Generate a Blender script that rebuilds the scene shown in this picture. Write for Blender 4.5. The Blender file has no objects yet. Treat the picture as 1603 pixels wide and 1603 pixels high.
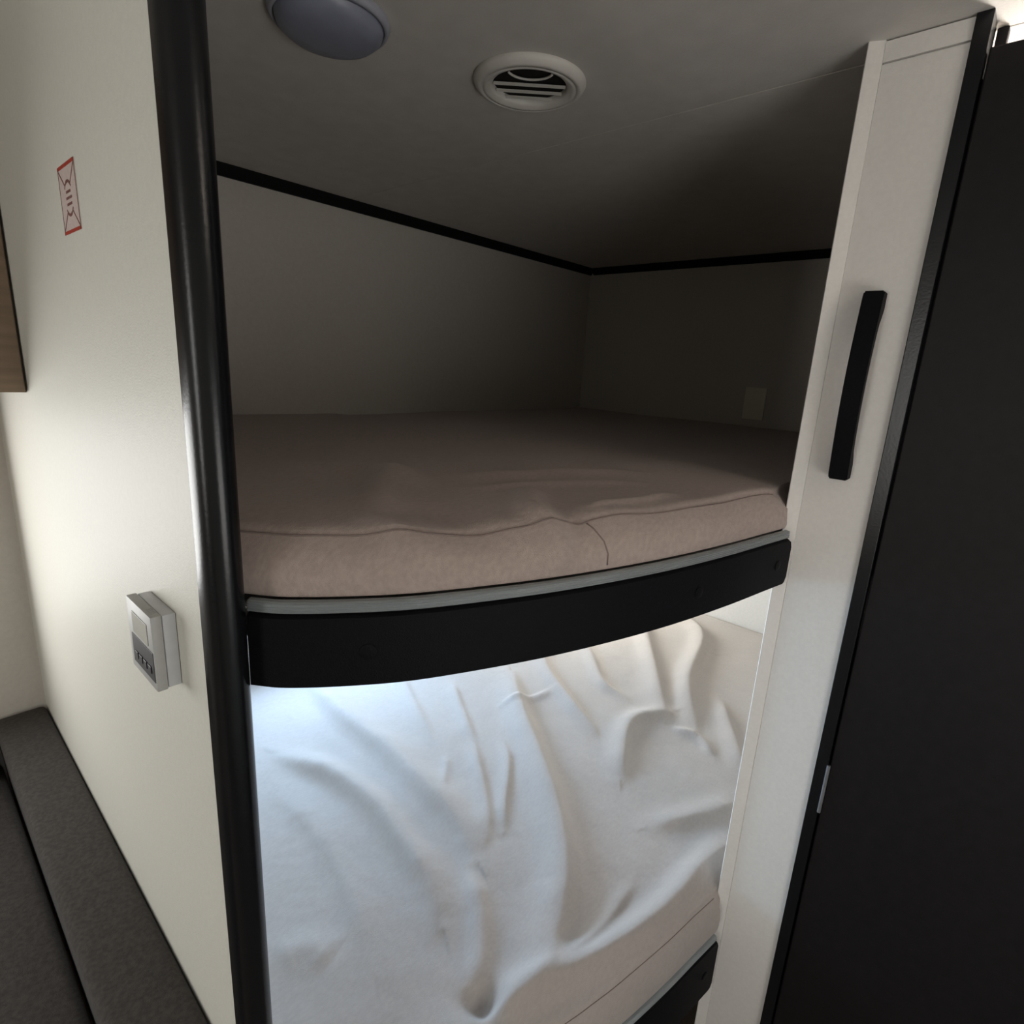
import bpy, bmesh, math, random
from mathutils import Vector, Matrix
random.seed(7)
SC = bpy.context.scene
COL = SC.collection
# ---------------------------------------------------------------- camera
# X runs towards the rear wall of the trailer, Y towards its window side, Z up (metres)
cam = bpy.data.cameras.new('camera')
cam.sensor_fit = 'HORIZONTAL'; cam.sensor_width = 36.0
cam.lens = 36.0 * 894.43 / 1603.0
cam.clip_start = 0.01
co = bpy.data.objects.new('camera', cam); COL.objects.link(co)
pit, rol, az = math.radians(14.238), math.radians(3.205), math.radians(41.381)
fw = Vector((math.cos(az)*math.cos(pit), math.sin(az)*math.cos(pit), -math.sin(pit)))
r0 = fw.cross(Vector((0, 0, 1))).normalized(); u0 = r0.cross(fw)
rt = r0*math.cos(rol) + u0*math.sin(rol); up = -r0*math.sin(rol) + u0*math.cos(rol)
m = Matrix((rt, up, -fw)).transposed().to_4x4(); m.translation = (0, 0, 1.5)
co.matrix_world = m
SC.camera = co
# ---------------------------------------------------------------- world, lights, exposure
w = bpy.data.worlds.new('world'); SC.world = w; w.use_nodes = True
w.node_tree.nodes['Background'].inputs[0].default_value = (0.75, 0.85, 1, 1)
w.node_tree.nodes['Background'].inputs[1].default_value = 0.3
SC.view_settings.view_transform = 'Standard'; SC.view_settings.look = 'None'
SC.view_settings.gamma = 1.0; SC.view_settings.use_curve_mapping = False
SC.view_settings.exposure = 0.0
def area(name, loc, direction, sx, sy, power, color=(1, 1, 1), spread=180):
    l = bpy.data.lights.new(name, 'AREA'); l.shape = 'RECTANGLE'; l.size = sx; l.size_y = sy
    l.energy = power; l.color = color; l.spread = math.radians(spread)
    o = bpy.data.objects.new(name, l); COL.objects.link(o)
    o.location = loc; o.rotation_euler = Vector(direction).to_track_quat('-Z', 'Z').to_euler()
    return o
# daylight coming through each window of the trailer, one lamp just inside every pane
area('daylight_dinette', (-0.52, 1.585, 1.12), (0, -1, 0), 1.10, 0.46, 8.5, (1.0, 0.99, 0.96))
area('daylight_lower_bunk', (0.80, 1.585, 0.86), (0, -1, 0), 0.60, 0.26, 13.5, (0.45, 0.69, 1.0))
area('daylight_lower_bunk_rear', (1.94, 1.585, 0.79), (0, -1, 0), 0.60, 0.26, 12.5, (0.97, 0.97, 0.89))
area('daylight_entry', (0.25, -0.735, 1.08), (0, 1, 0), 0.6, 0.42, 3.6, (1.0, 0.93, 0.85))
area('added_ceiling_fill', (0.72, -0.66, 1.80), (0, 0, 1), 0.16, 0.08, 4.0, (1.0, 0.92, 0.88), 170)  # added fill aimed at the ceiling, not daylight from a window
area('daylight_front', (-3.16, 0.45, 1.35), (1, 0, 0), 1.4, 0.6, 18.0, (1.0, 0.97, 0.92))

# ---------------------------------------------------------------- helpers
def mat(name, col, rough=0.6, spec=0.5, noise=0.0, nscale=40.0, bump=0.0, bscale=200.0, metal=0.0, stretch=(1, 1, 1),
        col2=None, coat=0.0, sheen=0.0, emit=None, estr=0.0):
    mt = bpy.data.materials.new(name); mt.use_nodes = True
    nt = mt.node_tree; b = nt.nodes['Principled BSDF']
    b.inputs['Base Color'].default_value = (*col, 1); b.inputs['Roughness'].default_value = rough
    b.inputs['Specular IOR Level'].default_value = spec; b.inputs['Metallic'].default_value = metal
    b.inputs['Coat Weight'].default_value = coat; b.inputs['Sheen Weight'].default_value = sheen
    if emit:
        b.inputs['Emission Color'].default_value = (*emit, 1); b.inputs['Emission Strength'].default_value = estr
    tc = nt.nodes.new('ShaderNodeTexCoord'); mp = nt.nodes.new('ShaderNodeMapping')
    mp.inputs['Scale'].default_value = stretch
    nt.links.new(tc.outputs['Object'], mp.inputs['Vector'])
    n1 = nt.nodes.new('ShaderNodeTexNoise'); n1.inputs['Scale'].default_value = nscale; n1.inputs['Detail'].default_value = 6
    nt.links.new(mp.outputs[0], n1.inputs['Vector'])
    mx = nt.nodes.new('ShaderNodeMix'); mx.data_type = 'RGBA'
    c2 = col2 if col2 else tuple(max(0, c*(1-noise)) for c in col)
    mx.inputs['A'].default_value = (*col, 1); mx.inputs['B'].default_value = (*c2, 1)
    rp = nt.nodes.new('ShaderNodeMapRange'); rp.inputs['From Min'].default_value = 0.35; rp.inputs['From Max'].default_value = 0.65
    nt.links.new(n1.outputs['Fac'], rp.inputs['Value']); nt.links.new(rp.outputs[0], mx.inputs['Factor'])
    nt.links.new(mx.outputs['Result'], b.inputs['Base Color'])
    if bump:
        n2 = nt.nodes.new('ShaderNodeTexNoise'); n2.inputs['Scale'].default_value = bscale; n2.inputs['Detail'].default_value = 3
        nt.links.new(mp.outputs[0], n2.inputs['Vector'])
        bp = nt.nodes.new('ShaderNodeBump'); bp.inputs['Strength'].default_value = bump; bp.inputs['Distance'].default_value = 0.001
        nt.links.new(n2.outputs['Fac'], bp.inputs['Height']); nt.links.new(bp.outputs[0], b.inputs['Normal'])
    return mt
M = dict(
    wall=mat('wall_linen_white', (0.66, 0.65, 0.59), 0.5, 0.3, 0.04, 160, 0.25, 500),
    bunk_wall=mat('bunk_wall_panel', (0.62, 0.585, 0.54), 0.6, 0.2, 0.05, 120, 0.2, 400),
    pillar=mat('pillar_white', (0.74, 0.715, 0.685), 0.5, 0.3, 0.04, 160, 0.2, 500),
    ceil=mat('ceiling_white', (0.66, 0.635, 0.60), 0.65, 0.2, 0.06, 25, 0.3, 350),
    black=mat('black_trim_plastic', (0.005, 0.0055, 0.007), 0.25, 0.30, 0.2, 60, 0.1, 300),
    rail=mat('black_vinyl_board', (0.0045, 0.0045, 0.006), 0.6, 0.10, 0.3, 200, 0.5, 600),
    trim=mat('black_cove_trim', (0.005, 0.005, 0.005), 0.7, 0.2, 0.2, 60),
    door=mat('dark_wood_door', (0.010, 0.0085, 0.009), 0.5, 0.2, 0.25, 60, 0.15, 150),
    matt=mat('mattress_fabric', (0.40, 0.325, 0.29), 0.95, 0.1, 0.14, 130, 0.9, 900, sheen=0.25, stretch=(1, 2.2, 1)),
    lmatt=mat('lower_mattress_fabric', (0.42, 0.375, 0.345), 0.95, 0.1, 0.07, 110, 0.9, 800, sheen=0.25, stretch=(1, 2.2, 1)),
    pipe=mat('mattress_piping', (0.22, 0.17, 0.155), 0.9, 0.1, 0.1, 200),
    edge=mat('ribbed_grey_edge', (0.30, 0.33, 0.34), 0.4, 0.5, 0.15, 30, 0.6, 250, stretch=(0.3, 0.3, 20), metal=0.3),
    cushion=mat('dinette_fabric', (0.060, 0.054, 0.050), 0.95, 0.1, 0.35, 160, 0.8, 700, sheen=0.1),
    brown=mat('cabinet_brown_wood', (0.24, 0.17, 0.115), 0.5, 0.3, 0.2, 9, 0.15, 150, stretch=(0.8, 1, 9)),
    grey=mat('thermostat_grey', (0.43, 0.43, 0.42), 0.45, 0.4, 0.06, 60),
    grey_light=mat('thermostat_light_grey', (0.62, 0.63, 0.65), 0.45, 0.4, 0.06, 60),
    lcd=mat('thermostat_display', (0.50, 0.50, 0.46), 0.25, 0.5, 0.05, 40),
    dark=mat('thermostat_dark_panel', (0.035, 0.035, 0.042), 0.4, 0.5, 0.3, 60),
    vent=mat('vent_white_plastic', (0.70, 0.68, 0.64), 0.4, 0.4, 0.04, 50),
    duct=mat('duct_shade', (0.02, 0.018, 0.016), 0.8, 0.2, 0.3, 40),
    lens=mat('lamp_lens_grey', (0.26, 0.28, 0.36), 0.35, 0.5, 0.1, 40),
    rim=mat('lamp_rim_grey', (0.36, 0.37, 0.43), 0.45, 0.4, 0.05, 40),
    red=mat('sticker_red', (0.42, 0.05, 0.03), 0.5, 0.3, 0.3, 300),
    pink=mat('sticker_faded_pink', (0.60, 0.50, 0.47), 0.5, 0.3, 0.1, 300),
    ink=mat('sticker_ink', (0.22, 0.10, 0.09), 0.5, 0.3, 0.3, 300),
    steel=mat('hinge_steel', (0.35, 0.36, 0.38), 0.35, 0.5, 0.1, 80, metal=0.8),
    plate=mat('wall_plate_ivory', (0.85, 0.83, 0.66), 0.45, 0.4, 0.04, 50),
    floor=mat('floor_vinyl', (0.20, 0.17, 0.14), 0.5, 0.4, 0.3, 6, stretch=(1, 6, 1)),
    glass=mat('bright_window_pane', (0.8, 0.85, 0.9), 0.2, 0.5, 0.02, 5, emit=(0.9, 0.95, 1.0), estr=1.0),
    bulb=mat('lit_lamp_globe', (0.9, 0.9, 0.85), 0.4, 0.4, 0.02, 5, emit=(1.0, 0.95, 0.85), estr=6.0),
)
class MB:
    def __init__(s): s.b = bmesh.new()
    def box(s, x0, x1, y0, y1, z0, z1, bev=0.0, seg=2):
        t = bmesh.new()
        bmesh.ops.create_cube(t, size=1)
        for v in t.verts:
            v.co = Vector(((x0+x1)/2 + v.co.x*(x1-x0), (y0+y1)/2 + v.co.y*(y1-y0), (z0+z1)/2 + v.co.z*(z1-z0)))
        if bev: bmesh.ops.bevel(t, geom=t.edges[:], offset=bev, segments=seg, profile=0.5, affect='EDGES')
        s.add(t); return s
    def add(s, t, mtx=None):
        me = bpy.data.meshes.new('tmp'); t.to_mesh(me); t.free()
        if mtx is not None: me.transform(mtx)
        s.b.from_mesh(me); bpy.data.meshes.remove(me); return s
    def prism(s, pts, axis, a0, a1):
        """closed polygon of 2-D points, extruded along axis from a0 to a1"""
        def P(p, a):
            return {'z': (p[0], p[1], a), 'y': (p[0], a, p[1]), 'x': (a, p[0], p[1])}[axis]
        A = [s.b.verts.new(P(p, a0)) for p in pts]; B = [s.b.verts.new(P(p, a1)) for p in pts]
        n = len(pts)
        for i in range(n): s.b.faces.new((A[i], A[(i+1) % n], B[(i+1) % n], B[i]))
        s.b.faces.new(A[::-1]); s.b.faces.new(B); return s
    def lathe(s, prof, c, n=64, ax=Vector((0, 0, 1))):
        rings = []
        q = Vector((0, 0, 1)).rotation_difference(ax)
        for r, h in prof:
            if r < 1e-6: rings.append([s.b.verts.new(Vector(c) + q @ Vector((0, 0, h)))])
            else: rings.append([s.b.verts.new(Vector(c) + q @ Vector((r*math.cos(2*math.pi*k/n), r*math.sin(2*math.pi*k/n), h))) for k in range(n)])
        for a, b in zip(rings, rings[1:]):
            for k in range(n):
                j = (k+1) % n
                if len(a) == 1 and len(b) == 1: continue
                if len(a) == 1: s.b.faces.new((a[0], b[j], b[k]))
                elif len(b) == 1: s.b.faces.new((a[k], a[j], b[0]))
                else: s.b.faces.new((a[k], a[j], b[j], b[k]))
        return s
    def grid(s, rows, closed=False):
        V = [[s.b.verts.new(p) for p in r] for r in rows]
        for a, b in zip(V, V[1:]):
            for k in range(len(a)-1): s.b.faces.new((a[k], a[k+1], b[k+1], b[k]))
            if closed: s.b.faces.new((a[-1], a[0], b[0], b[-1]))
        return V
    def tube(s, pts, r, n=8, cap=True):
        rows = []
        for i, p in enumerate(pts):
            d = (Vector(pts[min(i+1, len(pts)-1)]) - Vector(pts[max(i-1, 0)])).normalized()
            u = d.cross(Vector((0, 0, 1)));  u = u.normalized() if u.length > 1e-4 else Vector((1, 0, 0))
            v = d.cross(u)
            rows.append([Vector(p) + u*r*math.cos(2*math.pi*k/n) + v*r*math.sin(2*math.pi*k/n) for k in range(n)])
        V = s.grid(rows, True)
        if cap: s.b.faces.new(V[0][::-1]); s.b.faces.new(V[-1])
        return s
    def build(s, name, m_, parent=None, smooth=False):
        bmesh.ops.recalc_face_normals(s.b, faces=s.b.faces[:])
        me = bpy.data.meshes.new(name); s.b.to_mesh(me); s.b.free()
        me.materials.append(m_)
        if smooth:
            for p in me.polygons: p.use_smooth = True
            if smooth == 'auto': me.set_sharp_from_angle(angle=math.radians(35))
        o = bpy.data.objects.new(name, me); COL.objects.link(o)
        if parent: o.parent = parent; o.matrix_parent_inverse = Matrix.Translation(parent.location).inverted() if parent.type == 'EMPTY' else Matrix.Identity(4)
        return o
def thing(name, loc, label, cat, group=None):
    o = bpy.data.objects.new(name, None); COL.objects.link(o); o.location = loc; o.empty_display_size = 0.05
    o['label'] = label; o['category'] = cat
    if group: o['group'] = group
    return o
def tag(o, label, cat, group=None):
    o['label'] = label; o['category'] = cat
    if group: o['group'] = group
    return o
def struct(o, label=None):
    o['kind'] = 'structure'
    if label: o['label'] = label
    return o
def catmull(pts, n):
    """n samples along a Catmull-Rom curve, even in arc length"""
    P = [Vector(p) for p in pts]; P = [2*P[0]-P[1]] + P + [2*P[-1]-P[-2]]
    out = []
    for i in range(1, len(P)-2):
        for k in range(24):
            t = k/24
            out.append(0.5*((2*P[i]) + (P[i+1]-P[i-1])*t + (2*P[i-1]-5*P[i]+4*P[i+1]-P[i+2])*t*t + (3*P[i]-P[i-1]-3*P[i+1]+P[i+2])*t**3))
    out.append(P[-2])
    L = [0]
    for a, b in zip(out, out[1:]): L.append(L[-1] + (b-a).length)
    res = []; j = 0
    for k in range(n):
        d = L[-1]*k/(n-1)
        while j < len(L)-2 and L[j+1] < d: j += 1
        t = (d-L[j])/max(1e-9, L[j+1]-L[j]); res.append(out[j].lerp(out[j+1], t))
    return res
def offset(curve, d):
    """curve moved sideways (left of travel = towards the bed) by d"""
    out = []
    for i, p in enumerate(curve):
        t = curve[min(i+1, len(curve)-1)] - curve[max(i-1, 0)]
        t = Vector((t.x, t.y)).normalized(); out.append(Vector((p.x - t.y*d, p.y + t.x*d)))
    return out

CEIL = 1.95
XR, YS = 2.30, 1.63          # inner faces of rear wall and window-side wall
PX0, PX1 = 0.182, 0.2155      # the partition between dinette and bunks
PY = 0.536                   # its open end
# ---------------------------------------------------------------- structure
fl = struct(MB().box(-3.3, 2.4, -0.85, 1.73, -0.05, 0.0).build('floor', M['floor']))
ce = MB().box(-3.3, 1.035, -0.85, 1.73, CEIL, CEIL+0.05)
ce.box(1.038, 2.4, -0.85, 1.73, CEIL, CEIL+0.05)
ce.box(1.03, 1.043, -0.85, 1.73, CEIL+0.002, CEIL+0.05)
struct(ce.build('ceiling', M['ceil']))
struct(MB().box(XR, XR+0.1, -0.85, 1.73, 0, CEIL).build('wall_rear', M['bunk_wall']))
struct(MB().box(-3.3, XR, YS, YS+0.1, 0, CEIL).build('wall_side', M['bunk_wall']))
struct(MB().box(-3.3, XR, -0.85, -0.77, 0, CEIL).build('wall_entry', M['wall']))
struct(MB().box(-3.3, -3.2, -0.77, YS, 0, CEIL).build('wall_front', M['wall']))
struct(MB().box(PX0, PX1, PY, YS, 0, CEIL).build('wall_left', M['wall']), 'white linen-textured partition wall with red sticker and thermostat')
# post: black rounded cap over the end of the partition, with thin lips
cp = []
for k in range(25):
    a = math.pi*k/24
    cp.append((0.1980 - 0.0180*math.cos(a), PY - 0.0035 - 0.0215*math.sin(a)))
pts = [(0.1802, PY+0.006), (0.1798, PY+0.003)] + cp + [(0.2168, PY), (0.2168, PY+0.010)]
pts += [(0.2157, PY+0.010), (0.2157, PY-0.0003), (0.1818, PY-0.0003), (0.1818, PY+0.006)]
struct(MB().prism(pts, 'z', 0.0, CEIL).build('trim_1', M['black'], None, 'auto'), 'black rounded edge trim down the open end of the white partition')
# black cove trim under the ceiling inside the bunk
struct(MB().prism([(YS, CEIL), (YS-0.022, CEIL), (YS-0.016, CEIL-0.014), (YS-0.008, CEIL-0.027), (YS, CEIL-0.027)], 'x', PX1+0.001, XR-0.001).build('trim_2', M['trim']))
t3 = MB().prism([(XR, CEIL), (XR-0.022, CEIL), (XR-0.016, CEIL-0.014), (XR-0.008, CEIL-0.027), (XR, CEIL-0.027)], 'y', 0.27, YS-0.022)
struct(t3.build('trim_3', M['trim']))
# white pillar at the foot of the bunks, and the bathroom partition behind it
PXF = 0.985
pl = MB().prism([(PXF, 0.152), (PXF, 0.2475), (PXF+0.04, 0.2475), (PXF+0.04, 0.152)], 'z', 0.0, 1.921)
pl.prism([(PXF+0.004, 0.152), (PXF+0.004, 0.2475), (PXF+0.04, 0.2475), (PXF+0.04, 0.152)], 'z', 1.920, 1.9235)
pl.prism([(PXF-0.0015, 0.152), (PXF-0.0015, 0.2475), (PXF+0.04, 0.2475), (PXF+0.04, 0.152)], 'z', 1.9235, CEIL-0.002)
struct(pl.build('wall_right', M['pillar']), 'narrow white pillar panel carrying the black grab handle')
struct(MB().prism([(PXF-0.001, 0.2478), (PXF-0.009, 0.2665), (PXF-0.007, 0.268), (PXF+0.04, 0.268), (PXF+0.04, 0.2478)], 'z', 0, CEIL).build('trim_4', M['pillar']), 'white corner strip along the bed side of the pillar')
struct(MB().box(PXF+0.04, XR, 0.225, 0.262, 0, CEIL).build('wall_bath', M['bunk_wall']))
# door frame stile, jambs
struct(MB().box(PXF-0.006, PXF+0.035, 0.1335, 0.1515, 0, CEIL, 0.001).build('trim_5', M['black']), 'black door frame stile beside the white pillar')
jb = MB().box(PXF+0.045, PXF+0.06, 0.1215, 0.1335, 0, CEIL-0.001, 0.001)
struct(jb.build('trim_6', M['door']))
st = MB().box(PXF+0.022, PXF+0.030, 0.118, 0.1335, 0, 1.115); st.box(PXF+0.022, PXF+0.030, 0.118, 0.1335, 1.215, 1.885)  # unseen strip added to block bathroom light, with a break for the slit
struct(st.build('light_stop', M['black']))
dr = MB().box(PXF-0.002, PXF+0.020, -0.52, 0.131, 0.02, 1.910, 0.002)
door = struct(dr.build('door_1', M['door']), 'dark brown bathroom door in shadow at the right')
hg = MB().lathe([(0, 0.795), (0.003, 0.796), (0.003, 0.888), (0, 0.889)], (PXF-0.0045, 0.1325, 0), 12)
hg.build('hinge', M['steel'], door, 'auto')
struct(MB().box(PXF, PXF+0.03, -0.77, -0.525, 0, CEIL).build('wall_bath_front', M['pillar']))

# ---------------------------------------------------------------- windows (out of frame, where the daylight enters)
def window(n, axis, a0, a1, z0, z1, at, s):
    fr = MB()
    def bx(mb, u0, u1, za, zb, d0, d1):
        if axis == 'x': mb.box(u0, u1, min(at+s*d0, at+s*d1), max(at+s*d0, at+s*d1), za, zb)
        else: mb.box(min(at+s*d0, at+s*d1), max(at+s*d0, at+s*d1), u0, u1, za, zb)
    for u0, u1, za, zb in ((a0-0.03, a0, z0-0.03, z1+0.03), (a1, a1+0.03, z0-0.03, z1+0.03), (a0, a1, z0-0.03, z0), (a0, a1, z1, z1+0.03)):
        bx(fr, u0, u1, za, zb, 0, 0.02)
    f = struct(fr.build('window_%d' % n, M['black']))
    p = MB(); bx(p, a0, a1, z0, z1, 0.0, 0.004); p.build('window_pane', M['glass'], f)
window(1, 'x', -1.03, -0.07, 0.88, 1.36, YS, -1)
window(2, 'x', 0.49, 1.11, 0.72, 1.00, YS, -1)
window(5, 'x', 1.63, 2.25, 0.65, 0.93, YS, -1)
window(3, 'x', -0.06, 0.56, 0.86, 1.30, -0.77, 1)
window(4, 'y', -0.25, 1.15, 1.05, 1.65, -3.2, 1)

# ---------------------------------------------------------------- bunks
RAIL = [(0.2150, 0.5243), (0.236, 0.4975), (0.280, 0.461), (0.341, 0.421), (0.434, 0.378), (0.512, 0.348), (0.605, 0.319),
        (0.696, 0.296), (0.803, 0.275), (0.905, 0.259), (0.974, 0.248)]
N = 200
RC = [Vector((p.x, p.y)) for p in catmull([(x, y, 0) for x, y in RAIL], N)]
def bunk(zb, zt, label, label_x):
    """a plywood platform with a ribbed grey edge, faced by a black curved rail"""
    t = thing('bunk_bed', (1.3, 1.0, zb), label, 'bunk bed')
    inner = offset(RC, 0.018)
    # rail with softly rounded top and bottom edges and ends
    rows = []
    def prof(k):
        s = 1.0
        return s
    for k in range(N):
        o_, i_ = RC[k], inner[k]; rr = 0.004
        e = min(k, N-1-k)*0.0048
        c = 0.0 if (k < N//2) else max(0.0, 0.012 - e)       # round the far end's corners
        c = 0.012 - math.sqrt(max(0, 0.012**2 - c*c))
        a, b = zb + c, zt - c
        prf = [(0, a+rr), (0.25, a+rr*0.25), (0.7, a), (1, a), (1, b), (0.7, b), (0.25, b-rr*0.25), (0, b-rr)]
        row = []
        for f, z in prf:
            p = o_.lerp(i_, f if f < 1 else 1.0); row.append((p.x, p.y, z))
        rows.append(row)
    mb = MB(); V = mb.grid(rows, True); mb.b.faces.new(V[0]); mb.b.faces.new(V[-1][::-1])
    rail = mb.build('bunk_rail', M['rail'], t, 'auto')
    rail['label'] = 'black curved rail board'
    for idx in (28, 138, 190):
        p = RC[idx]; tt = (RC[min(N-1, idx+1)]-RC[idx-1]).normalized(); nrm = Vector((tt.y, -tt.x, 0))
        cap = MB(); cap.lathe([(0.0085, -0.002), (0.0085, 0.0008), (0.007, 0.0014), (0, 0.0018)], (p.x, p.y, (zb+zt)/2), 20, nrm)
        cap.build('screw_cap', M['rail'], rail, 'auto')
    # platform board behind the rail
    inn = offset(RC, 0.020)
    inn = [p for p in inn if p.x > 0.2175 and p.x < 0.984]
    poly = [(p.x, p.y) for p in inn] + [(0.984, 0.2690), (XR-0.002, 0.2690), (XR-0.002, YS-0.002), (0.2175, YS-0.002), (0.2175, inn[0].y)]
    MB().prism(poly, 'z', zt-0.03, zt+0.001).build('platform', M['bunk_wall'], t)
    # ribbed grey edge strip standing just above the rail
    ed = MB(); rows = []
    prf = [(0.003, 0.0), (0.002, 0.0015), (0.0035, 0.0028), (0.002, 0.0042), (0.0035, 0.0056), (0.002, 0.0070), (0.0035, 0.0084), (0.002, 0.0098),
           (0.0045, 0.0112), (0.010, 0.0118), (0.010, 0.0)]
    for k in range(0, N-2, 1):
        row = []
        for d, h in prf:
            q0 = RC[k]; t_ = (RC[min(k+1, N-1)]-RC[max(k-1, 0)]).normalized()
            row.append((q0.x - t_.y*d, q0.y + t_.x*d, zt + 0.0005 + h))
        rows.append(row)
    V = ed.grid(rows, True); ed.b.faces.new(V[0]); ed.b.faces.new(V[-1][::-1])
    e = ed.build('edge_strip', M['edge'], t); e['label'] = 'ribbed grey edge strip'
    return t
bunk(1.174, 1.256, 'upper bunk platform with curved black rail between the partition and the white pillar', 0)
bunk(0.296, 0.424, 'lower bunk platform with black rail meeting the foot of the pillar', 1)

def seg_d(p, a, b):
    ab = b-a; t = max(0, min(1, (p-a).dot(ab)/max(1e-9, ab.dot(ab)))); q = a+ab*t
    return (p-q).length, t
def ridge_fn(R, gain=1.0):
    """R: list of (polyline, height, sigma): a smooth field of crests, tapering to nothing at their ends"""
    data = []
    for rr in R:
        pts, h, s = rr[:3]; asym = rr[3] if len(rr) > 3 else 0
        c = catmull([(x, y, 0) for x, y in pts], 14) if len(pts) > 2 else [Vector((*pts[0], 0)).lerp(Vector((*pts[1], 0)), k/6) for k in range(7)]
        c = [Vector((q.x, q.y)) for q in c]
        xs = [q.x for q in c]; ys = [q.y for q in c]
        data.append((c, h, s, asym, min(xs)-4*s, max(xs)+4*s, min(ys)-4*s, max(ys)+4*s))
    def f(x, y):
        z = 0.0
        for c, h, s, asym, xa, xb, ya, yb in data:
            if x < xa or x > xb or y < ya or y > yb: continue
            p = Vector((x, y)); best = 9; bt = 0
            for i in range(len(c)-1):
                d, t = seg_d(p, c[i], c[i+1])
                if d < best:
                    best = d; bt = (i+t)/(len(c)-1); ab = c[i+1]-c[i]; q = p-c[i]; sd = ab.x*q.y-ab.y*q.x
            env = min(1, math.sin(math.pi*min(1, max(0, bt*0.9+0.05)))*1.5)
            k = s*(1 - 0.32*asym*(1 if sd > 0 else -1)) if asym else s
            z += gain*h*env*math.exp(-(best/k)**2)
        return z
    return f
from mathutils import noise as MN
def mattress(name, label, zb, zt, fabric, R, undul, din_bot, din_top, front_bulge, col_pipe, back_drop=0.0, ny=340, nx=380):
    t = thing(name, (1.3, 1.0, zb), label, 'mattress')
    x0, x1, y0, y1 = PX1+0.0020, XR-0.012, 0.281, YS-0.012
    n = nx
    t0 = (RC[1]-RC[0]).normalized()
    ext = [RC[0] - t0*0.005*k for k in range(16, 0, -1)] + RC
    def inset(d):
        c = [p for p in offset(ext, d) if x0 <= p.x <= 0.972]
        return [Vector((q.x, q.y)) for q in catmull([(p.x, p.y, 0) for p in c[::8] + ([c[-1]] if (len(c)-1) % 8 else [])], n)]
    fb, ft = inset(din_bot), inset(din_top)
    for c in (fb, ft):
        for p in c: p.x = max(p.x, x0); p.x = min(p.x, 0.978)
    # back path of the footprint: left wall -> corner -> far wall
    La, Lb = x1-x0, y1-y0
    def G(u):
        k = 0.62
        if u <= k: return Vector((x0 + La*(u/k), y1))
        return Vector((x1, y1 - Lb*((u-k)/(1-k))))
    rf = ridge_fn(R, 1.45 if back_drop else 1.7)
    def H(x, y, edge):
        z = zt + rf(x, y) + undul(x, y)
        z -= back_drop*max(0, min(1, (x-0.9)/1.3))
        if not back_drop:
            sm = 0.006*math.exp(-((x-0.345)/0.020)**2) - 0.006*math.exp(-((x-0.425)/0.030)**2) + 0.006*math.exp(-((x-0.505)/0.018)**2)
            sm += -0.004*math.exp(-((x-0.545)/0.012)**2) + 0.003*math.exp(-((x-0.60)/0.03)**2) - 0.010*math.exp(-(0.972-min(x, 0.972))/0.012)
            z += sm*math.exp(-edge/0.035)
        return z - 0.005*math.exp(-(edge/0.009))
    rows = []
    h = zt - zb
    for (f, zz) in ((0, 0.0), (0, 0.10), (0.05, 0.35), (0.25, 0.6), (0.6, 0.82), (0.85, 0.92)):
        row = []
        for k in range(n):
            p = fb[k].lerp(ft[k], f); tt = (fb[min(k+1, n-1)]-fb[max(k-1, 0)]).normalized()
            b = front_bulge(p.x, p.y, zz)*math.sin(math.pi*min(1, zz*1.0))
            zt_k = H(ft[k].x, ft[k].y, 0.0)
            row.append((p.x + tt.y*b, p.y - tt.x*b, zb + (zt_k-zb)*zz))
        rows.append(row)
    nv = ny
    for j in range(nv):
        s = (j/(nv-1)); s = s**1.35
        row = []
        for k in range(n):
            p = ft[k].lerp(G(k/(n-1)), s)
            e = (p-ft[k]).length
            e = min(e, (p-G(k/(n-1))).length*0.5, )
            row.append((p.x, p.y, H(p.x, p.y, e)))
        rows.append(row)
    last = rows[-1]
    rows.append([(x, y, zb) for x, y, z in last])
    mb = MB(); V = mb.grid(rows)
    # close the two flank walls and the underside
    for side in (0, n-1):
        idx = [r[side] for r in V]
        try: mb.b.faces.new(idx)
        except Exception: pass
    cv = mb.build('mattress_cover', fabric, t, True)
    # piping along the front top seam
    pp = [(rows[5][k][0], rows[5][k][1], rows[5][k][2]+0.001) for k in range(4, n-4, 2)]
    MB().tube(pp, 0.0009 if not back_drop else 0.0007, 6).build('piping', col_pipe, t, True)
    if not back_drop:
        kk = min(range(n), key=lambda k: abs(rows[3][k][0]-0.556))
        sp = [(rows[i][kk+int(2*(5-i)*0.5)][0]-0.0002, rows[i][kk+int(2*(5-i)*0.5)][1]-0.0003, rows[i][kk+int(2*(5-i)*0.5)][2]) for i in range(1, 6)]
        MB().tube(sp, 0.0009, 6).build('side_seam', col_pipe, t, True)
    return t, rows
UR = [([(0.36, 0.50), (0.42, 0.60), (0.55, 0.72)], 0.006, 0.030),
      ([(0.50, 0.395), (0.53, 0.44), (0.60, 0.50)], 0.007, 0.022),
      ([(0.575, 0.392), (0.66, 0.375), (0.76, 0.362)], 0.004, 0.010),
      ([(0.55, 0.62), (0.75, 0.56), (0.88, 0.47)], 0.005, 0.022),
      ([(0.52, 0.55), (0.68, 0.50), (0.80, 0.43)], 0.004, 0.012),
      ([(0.40, 0.86), (0.48, 0.74), (0.50, 0.62)], 0.006, 0.035)]
def uund(x, y):
    return 0.004*MN.noise(Vector((x*4, y*4, 0.3))) + 0.0015*MN.noise(Vector((x*14, y*14, 2.3))) - 0.004*math.exp(-((x-0.42)**2+(y-0.47)**2)/0.0016)
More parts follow.
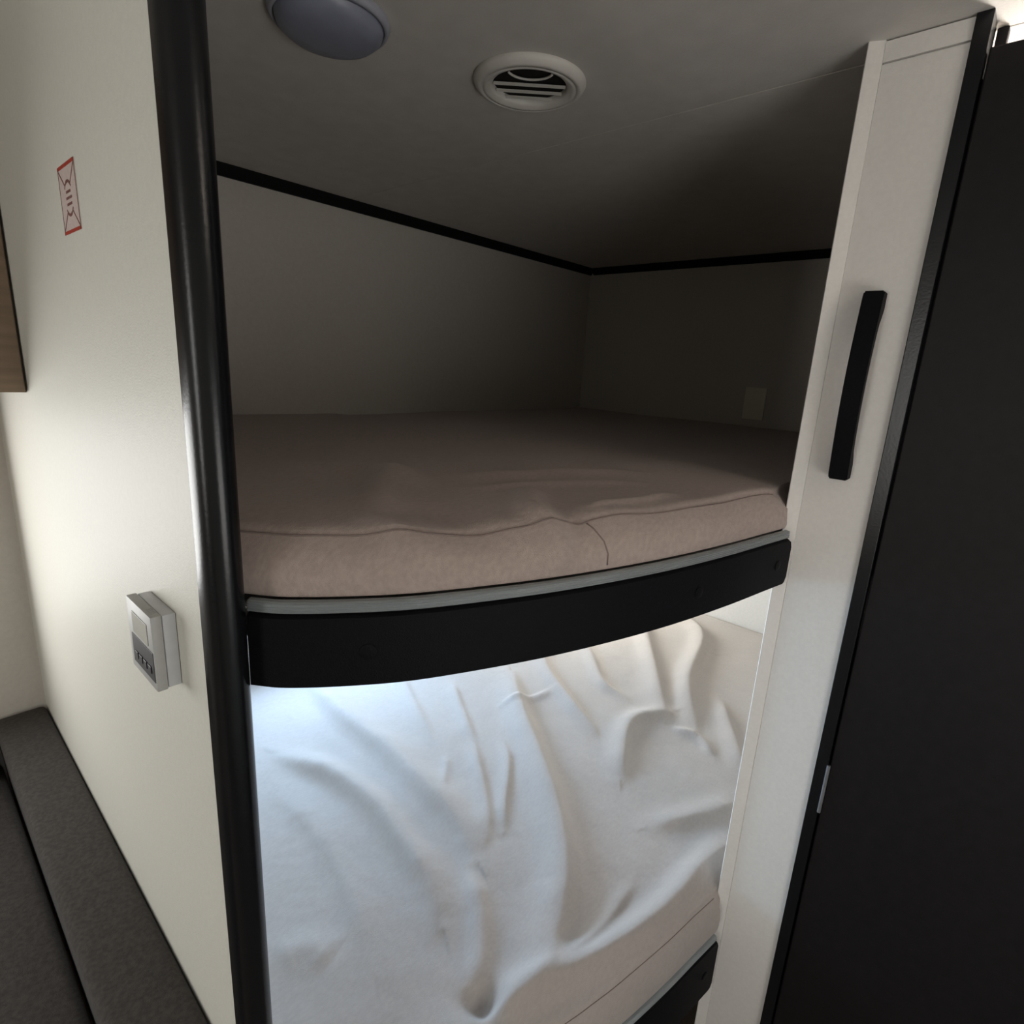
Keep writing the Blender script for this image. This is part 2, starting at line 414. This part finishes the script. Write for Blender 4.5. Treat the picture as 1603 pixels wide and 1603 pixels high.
def ubulge(x, y, zz):
    b = 0.006 + 0.004*MN.noise(Vector((x*9, y*9, zz*1.5))) + 0.0018*MN.noise(Vector((x*30, y*30, zz*3)))
    b += 0.008*math.exp(-((x-0.500)/0.018)**2) - 0.006*math.exp(-((x-0.528)/0.014)**2)
    return b
_, urows = mattress('mattress', 'tan fabric mattress on the shaded upper bunk', 1.2695, 1.335, M['matt'], UR, uund, 0.014, 0.040, ubulge, M['pipe'])
LR = [
([(1.278, 1.091), (1.139, 0.927), (1.007, 0.746), (0.901, 0.61), (0.805, 0.514), (0.71, 0.452), (0.596, 0.408), (0.541, 0.395)], 0.022, 0.036, 1),
([(0.80, 1.56), (0.753, 1.267), (0.753, 1.057), (0.735, 0.869), (0.721, 0.735), (0.688, 0.651)], 0.020, 0.036, -1),
([(0.558, 1.209), (0.609, 1.059), (0.62, 0.906), (0.603, 0.78), (0.582, 0.674), (0.548, 0.597)], 0.019, 0.034, -1),
([(0.50, 1.10), (0.501, 0.927), (0.479, 0.796), (0.453, 0.693), (0.42, 0.616)], 0.007, 0.036, -1),
([(0.854, 0.926), (0.773, 0.846)], 0.003, 0.012),
([(0.940, 0.920), (0.916, 0.885), (0.802, 0.733), (0.74, 0.67)], 0.007, 0.018, 1),
([(1.00, 0.87), (0.949, 0.802), (0.838, 0.712), (0.78, 0.66)], 0.007, 0.015, 1),
([(1.08, 1.42), (0.988, 1.278), (0.88, 1.028)], 0.006, 0.022, 1),
([(1.10, 1.18), (1.041, 1.085), (0.948, 0.925)], 0.006, 0.018, 1),
([(1.55, 1.20), (1.396, 1.039), (1.296, 0.871), (1.227, 0.731)], 0.012, 0.022, 1),
([(1.70, 1.12), (1.585, 0.988), (1.458, 0.851), (1.44, 0.758)], 0.010, 0.020, 1),
([(2.10, 1.10), (1.832, 0.898), (1.602, 0.739), (1.43, 0.62)], 0.016, 0.030, 1),
([(2.20, 0.95), (2.045, 0.78), (1.683, 0.666), (1.445, 0.533)], 0.018, 0.030, 1),
([(1.467, 0.62), (1.367, 0.67), (1.286, 0.66), (1.183, 0.611), (1.11, 0.57)], 0.014, 0.026, 1),
([(1.40, 0.58), (1.416, 0.509), (1.366, 0.443)], 0.007, 0.015),
([(1.652, 0.541), (1.435, 0.407), (1.36, 0.36)], 0.010, 0.022, 1),
([(1.25, 0.34), (1.19, 0.35), (1.111, 0.391), (1.022, 0.439)], 0.009, 0.026, 1),
([(0.867, 0.393), (0.746, 0.386), (0.638, 0.397)], 0.005, 0.015, 1),
([(0.475, 0.434), (0.518, 0.473), (0.60, 0.55), (0.66, 0.64)], 0.010, 0.022),
([(1.121, 0.987), (1.237, 0.949), (1.298, 0.942)], 0.005, 0.015, 1),
([(1.10, 0.300), (1.00, 0.306), (0.86, 0.312), (0.72, 0.342), (0.60, 0.388), (0.46, 0.448)], 0.023, 0.025, 1),
([(0.313, 0.739), (0.36, 0.722), (0.378, 0.673)], 0.005, 0.03)]
def lund(x, y):
    z = 0.003*MN.noise(Vector((x*5, y*5, 0.9))) + 0.0012*MN.noise(Vector((x*16, y*16, 4.3))) + 0.0006*MN.noise(Vector((x*45, y*45, 7.0)))
    z -= 0.040*math.exp(-((x-0.505)**2+(y-0.450)**2)/0.0007)
    return z
def lbulge(x, y, zz):
    return 0.004 + 0.003*MN.noise(Vector((x*9, y*9, zz*1.5+5)))
_, lrows = mattress('mattress', 'pale wrinkled mattress lit by window light on the lower bunk', 0.438, 0.532, M['lmatt'], LR, lund, 0.008, 0.020, lbulge, M['pipe'], back_drop=0.018)

# ---------------------------------------------------------------- things on the walls
# grab handle
g = thing('grab_handle', (PXF, 0.2015, 1.362), 'black bowed grab handle fixed upright on the white pillar', 'handle')
z0, z1 = 1.362, 1.630
out_, in_ = [], []
for k in range(33):
    t = k/32; z = z0 + (z1-z0)*t
    out_.append((PXF - 0.022 - 0.013*math.sin(math.pi*t), z))
zi0, zi1 = z0+0.030, z1-0.030
for k in range(33):
    t = 1-k/32; z = zi0 + (zi1-zi0)*t
    in_.append((PXF - 0.006 - 0.018*math.sin(math.pi*t)**0.5, z))
hb = MB().prism(out_ + [(PXF-0.0005, z1)] + [(PXF-0.0005, zi1+0.006)] + in_ + [(PXF-0.0005, zi0-0.006), (PXF-0.0005, z0)], 'y', 0.1865, 0.2125)
bmesh.ops.bevel(hb.b, geom=[e for e in hb.b.edges if abs(e.verts[0].co.y-e.verts[1].co.y) < 1e-6], offset=0.002, segments=2, affect='EDGES')
hb.build('grip', M['rail'], g, 'auto')
# thermostat
TX0, TX1 = 0.158, PX0 - 0.0003
ty0, ty1, tz0, tz1 = 0.6165, 0.6965, 1.151, 1.235
th = thing('thermostat', (TX1, (ty0+ty1)/2, tz0), 'grey thermostat box mounted on the white partition wall', 'thermostat')
MB().box(TX0+0.011, TX1, ty0+0.001, ty1-0.001, tz0+0.001, tz1-0.001, 0.0008).build('back_housing', M['grey_light'], th, 'auto')
fc = MB().box(TX0, TX0+0.0105, ty0, ty1, tz0, tz1, 0.0012)
for k in range(7):
    fc.box(TX0+0.004, TX0+0.0095, ty0+0.010+k*0.0025, ty0+0.011+k*0.0025, tz1, tz1+0.0003)
fc.build('front_cover', M['grey'], th, 'auto')
MB().box(TX0-0.0008, TX0, ty0+0.014, ty1-0.018, tz0+0.048, tz1-0.012, 0.0003).build('display', M['lcd'], th)
MB().box(TX0-0.0006, TX0, ty0+0.002, ty1-0.010, tz0+0.010, tz0+0.044, 0.0002).build('control_panel', M['dark'], th)
for k in range(4):
    MB().box(TX0-0.0016, TX0-0.0007, ty0+0.010+k*0.014, ty0+0.020+k*0.014, tz0+0.018, tz0+0.026, 0.0004).build('button', M['dark'], th)
# sticker: faded square between two red bars, crossed by two diagonals behind a ring
sy0, sy1, sz0, sz1 = 0.7985, 0.8700, 1.6185, 1.6880
sx = PX0-0.0006
s = thing('sticker', (PX0, (sy0+sy1)/2, sz0), 'small faded sticker with red bars at top and bottom on the partition wall', 'sticker')
MB().box(sx, PX0-0.0001, sy0, sy1, sz0, sz1).build('backing', M['pink'], s)
MB().box(sx-0.0003, sx, sy0, sy1, sz1-0.0035, sz1).build('red_bar', M['red'], s)
MB().box(sx-0.0003, sx, sy0, sy1, sz0, sz0+0.0035).build('red_bar', M['red'], s)
ik = MB()
def ln(y0_, z0_, y1_, z1_, wd):
    a, b = Vector((y0_, z0_)), Vector((y1_, z1_)); d = (b-a).normalized(); nn = Vector((-d.y, d.x))*wd/2
    q = [a+nn, b+nn, b-nn, a-nn]
    ik.prism([(p.x, p.y) for p in q], 'x', sx-0.0003, sx)
cy, cz = (sy0+sy1)/2, (sz0+sz1)/2
ln(sy0+0.001, sz0, sy0+0.001, sz1, 0.0010); ln(sy1-0.001, sz0, sy1-0.001, sz1, 0.0010)
for a in (1, -1):
    for b in (1, -1):
        ln(cy+a*0.034, cz+b*0.031, cy+a*0.012, cz+b*0.014, 0.0017)
R_ = 0.017
for k in range(28):
    a0, a1 = 2*math.pi*k/28, 2*math.pi*(k+1)/28
    if abs(math.sin((a0+a1)/2)) < 0.55: continue
    ln(cy+R_*math.cos(a0), cz+R_*math.sin(a0), cy+R_*math.cos(a1), cz+R_*math.sin(a1), 0.0030 if abs(math.sin(a0)) > 0.8 else 0.0018)
for k, wd in enumerate((0.010, 0.013, 0.011)):
    zz = cz+0.0065-k*0.0062
    for j in range(4):
        yy = cy - wd + 2*wd*j/4
        ln(yy, zz, yy+wd*0.36, zz, 0.0026)
ik.build('printed_marks', M['ink'], s)
# overhead cabinet, only its end visible
cb = thing('overhead_cabinet', (-0.6, 1.44, 1.414), 'brown wood overhead cabinet at the left edge against the partition', 'cabinet')
MB().box(-1.3, PX0-0.001, 1.262, YS-0.001, 1.414, CEIL-0.001).build('carcass', M['brown'], cb)
for a, b in ((-1.295, -0.56), (-0.555, PX0-0.004)):
    d = MB().box(a, b, 1.247, 1.2615, 1.415, CEIL-0.02, 0.001).build('door', M['brown'], cb)
    MB().box((a+b)/2-0.05, (a+b)/2+0.05, 1.233, 1.2465, 1.44, 1.448, 0.002).build('handle', M['black'], d)
# dinette bench
bn = thing('dinette_bench', (-0.1, 1.1, 0), 'brown bench box of the dinette under its cushions', 'bench')
MB().box(-0.42, PX0-0.001, 0.60, YS-0.001, 0, 0.43, 0.003).build('bench_box', M['brown'], bn)
def cush(name, x0, x1, y0, y1, z0_, z1_, bev, label, shear=0.0, yw=0.0):
    mb = MB().box(x0, x1, y0, y1, z0_, z1_, bev, 5)
    for v in mb.b.verts:
        f = (v.co.z-z0_)/(z1_-z0_)
        if v.co.x < (x0+x1)/2: v.co.x -= shear*f
        v.co.z += yw*(1 if f > 0.5 else 0)
    o = mb.build(name, M['cushion'], None, True); return o
bc = cush('backrest_cushion', 0.096, PX0-0.002, 0.60, YS-0.004, 0.432, 0.652, 0.014, '', shear=0.013)
tag(bpy.data.objects['backrest_cushion'], 'dark grey-brown backrest cushion standing against the white partition', 'cushion')
sc_ = cush('seat_cushion', -0.42, 0.0855, 0.60, YS-0.006, 0.432, 0.548, 0.018, '')
tag(bpy.data.objects['seat_cushion'], 'dark grey-brown seat cushion at the bottom left corner below the backrest', 'cushion')
cush('bolster_cushion', -0.40, 0.076, YS-0.085, YS-0.004, 0.5485, 0.632, 0.012, '')
tag(bpy.data.objects['bolster_cushion'], 'dark cushion tucked in the dinette corner behind the backrest end', 'cushion')
# pale plate low on the rear bunk wall
pt = thing('wall_plate', (XR, 0.80, 1.36), 'pale plate low on the rear wall of the upper bunk', 'wall plate')
MB().box(XR-0.007, XR-0.0003, 0.768, 0.848, 1.352, 1.474, 0.002).build('plate', M['plate'], pt)

# ---------------------------------------------------------------- ceiling fittings
vc = Vector((0.797, 0.716, CEIL))
v = thing('ceiling_vent', tuple(vc), 'round white air vent with slats in the ceiling above the bunk opening', 'vent')
dn = Vector((0, 0, -1))
MB().lathe([(0.091, 0.0003), (0.0915, 0.003), (0.089, 0.008), (0.083, 0.0125), (0.0775, 0.0140), (0.0770, 0.0125), (0.0755, 0.0125), (0.0745, 0.0140), (0.070, 0.0135), (0.064, 0.0105), (0.0605, 0.008), (0.060, 0.0003)], vc, 72, dn).build('flange', M['vent'], v, True)
MB().lathe([(0.0, 0.0004), (0.0595, 0.0004), (0.0597, 0.001), (0.0, 0.001)], vc, 48, dn).build('duct_shade_disc', M['duct'], v)  # flat dark disc, its colour stands in for shade inside the vent
# the slats run across the line of sight
e1 = Vector((0.676, -0.737, 0)); e2 = Vector((0.737, 0.676, 0))
for k, d in enumerate((-0.002, 0.022, 0.044)):
    hw = math.sqrt(0.0595**2-d**2)-0.001
    sl = MB()
    t_ = bmesh.new(); bmesh.ops.create_cube(t_, size=1)
    mtx = Matrix.Translation(vc + e2*d + Vector((0, 0, -0.0060))) @ Matrix((e1, e2, Vector((0, 0, 1)))).transposed().to_4x4() @ Matrix.Rotation(math.radians(-12), 4, 'X') @ Matrix.Diagonal((hw*2, 0.0060, 0.0014, 1))
    sl.add(t_, mtx); sl.build('slat', M['vent'], v)
arc = [vc + e1*(0.036*math.sin(a)) + e2*(-0.050 + 0.030*(math.cos(a))) + Vector((0, 0, -0.006)) for a in [(-1.25 + 2.5*k/20) for k in range(21)]]
MB().tube(arc, 0.0018, 8).build('curved_blade', M['vent'], v, True)
lc = Vector((0.500, 0.822, CEIL))
l = thing('ceiling_light', tuple(lc), 'round unlit grey dome light on the ceiling near the partition', 'ceiling light')
MB().lathe([(0.080, 0.0003), (0.081, 0.004), (0.078, 0.010), (0.0735, 0.012), (0.0725, 0.0003)], lc, 72, dn).build('base_ring', M['rim'], l, True)
MB().lathe([(0.072, 0.0005), (0.0722, 0.010), (0.069, 0.018), (0.060, 0.025), (0.045, 0.030), (0.025, 0.033), (0.0, 0.034)], lc, 72, dn).build('lens', M['lens'], l, True)
# made-up uplighter, added out of frame to brighten the ceiling at right
wl = thing('added_uplight', (0.72, -0.77, 1.76), 'made-up uplighter added out of view to brighten the ceiling', 'lamp')
MB().box(0.63, 0.81, -0.7695, -0.755, 1.74, 1.80, 0.002).build('wall_plate', M['steel'], wl)
sh = MB(); sh.box(0.63, 0.81, -0.755, -0.612, 1.755, 1.762); sh.box(0.63, 0.637, -0.755, -0.612, 1.762, 1.79); sh.box(0.803, 0.81, -0.755, -0.612, 1.762, 1.79)
sh.box(0.637, 0.803, -0.619, -0.612, 1.762, 1.79)
sh.build('tray', M['vent'], wl)
MB().box(0.645, 0.795, -0.70, -0.63, 1.765, 1.78, 0.003).build('diffuser', M['bulb'], wl)
# vanity lamp in the bathroom behind the door
vl = thing('vanity_lamp', (1.5, 0.10, 1.72), 'lit globe lamp on the bathroom wall behind the dark door', 'lamp')
MB().box(1.44, 1.56, 0.205, 0.2248, 1.69, 1.75, 0.004).build('wall_plate', M['steel'], vl)
MB().lathe([(0, -0.045)] + [(0.045*math.sin(a), -0.045*math.cos(a)) for a in [math.pi*k/16 for k in range(1, 16)]] + [(0, 0.045)], (1.5, 0.155, 1.72), 32).build('globe', M['bulb'], vl, True)
pl_ = bpy.data.lights.new('vanity_lamp_light', 'POINT'); pl_.energy = 28; pl_.color = (1.0, 0.93, 0.86); pl_.shadow_soft_size = 0.10
po = bpy.data.objects.new('vanity_lamp_light', pl_); COL.objects.link(po); po.location = (1.42, -0.05, 1.72)
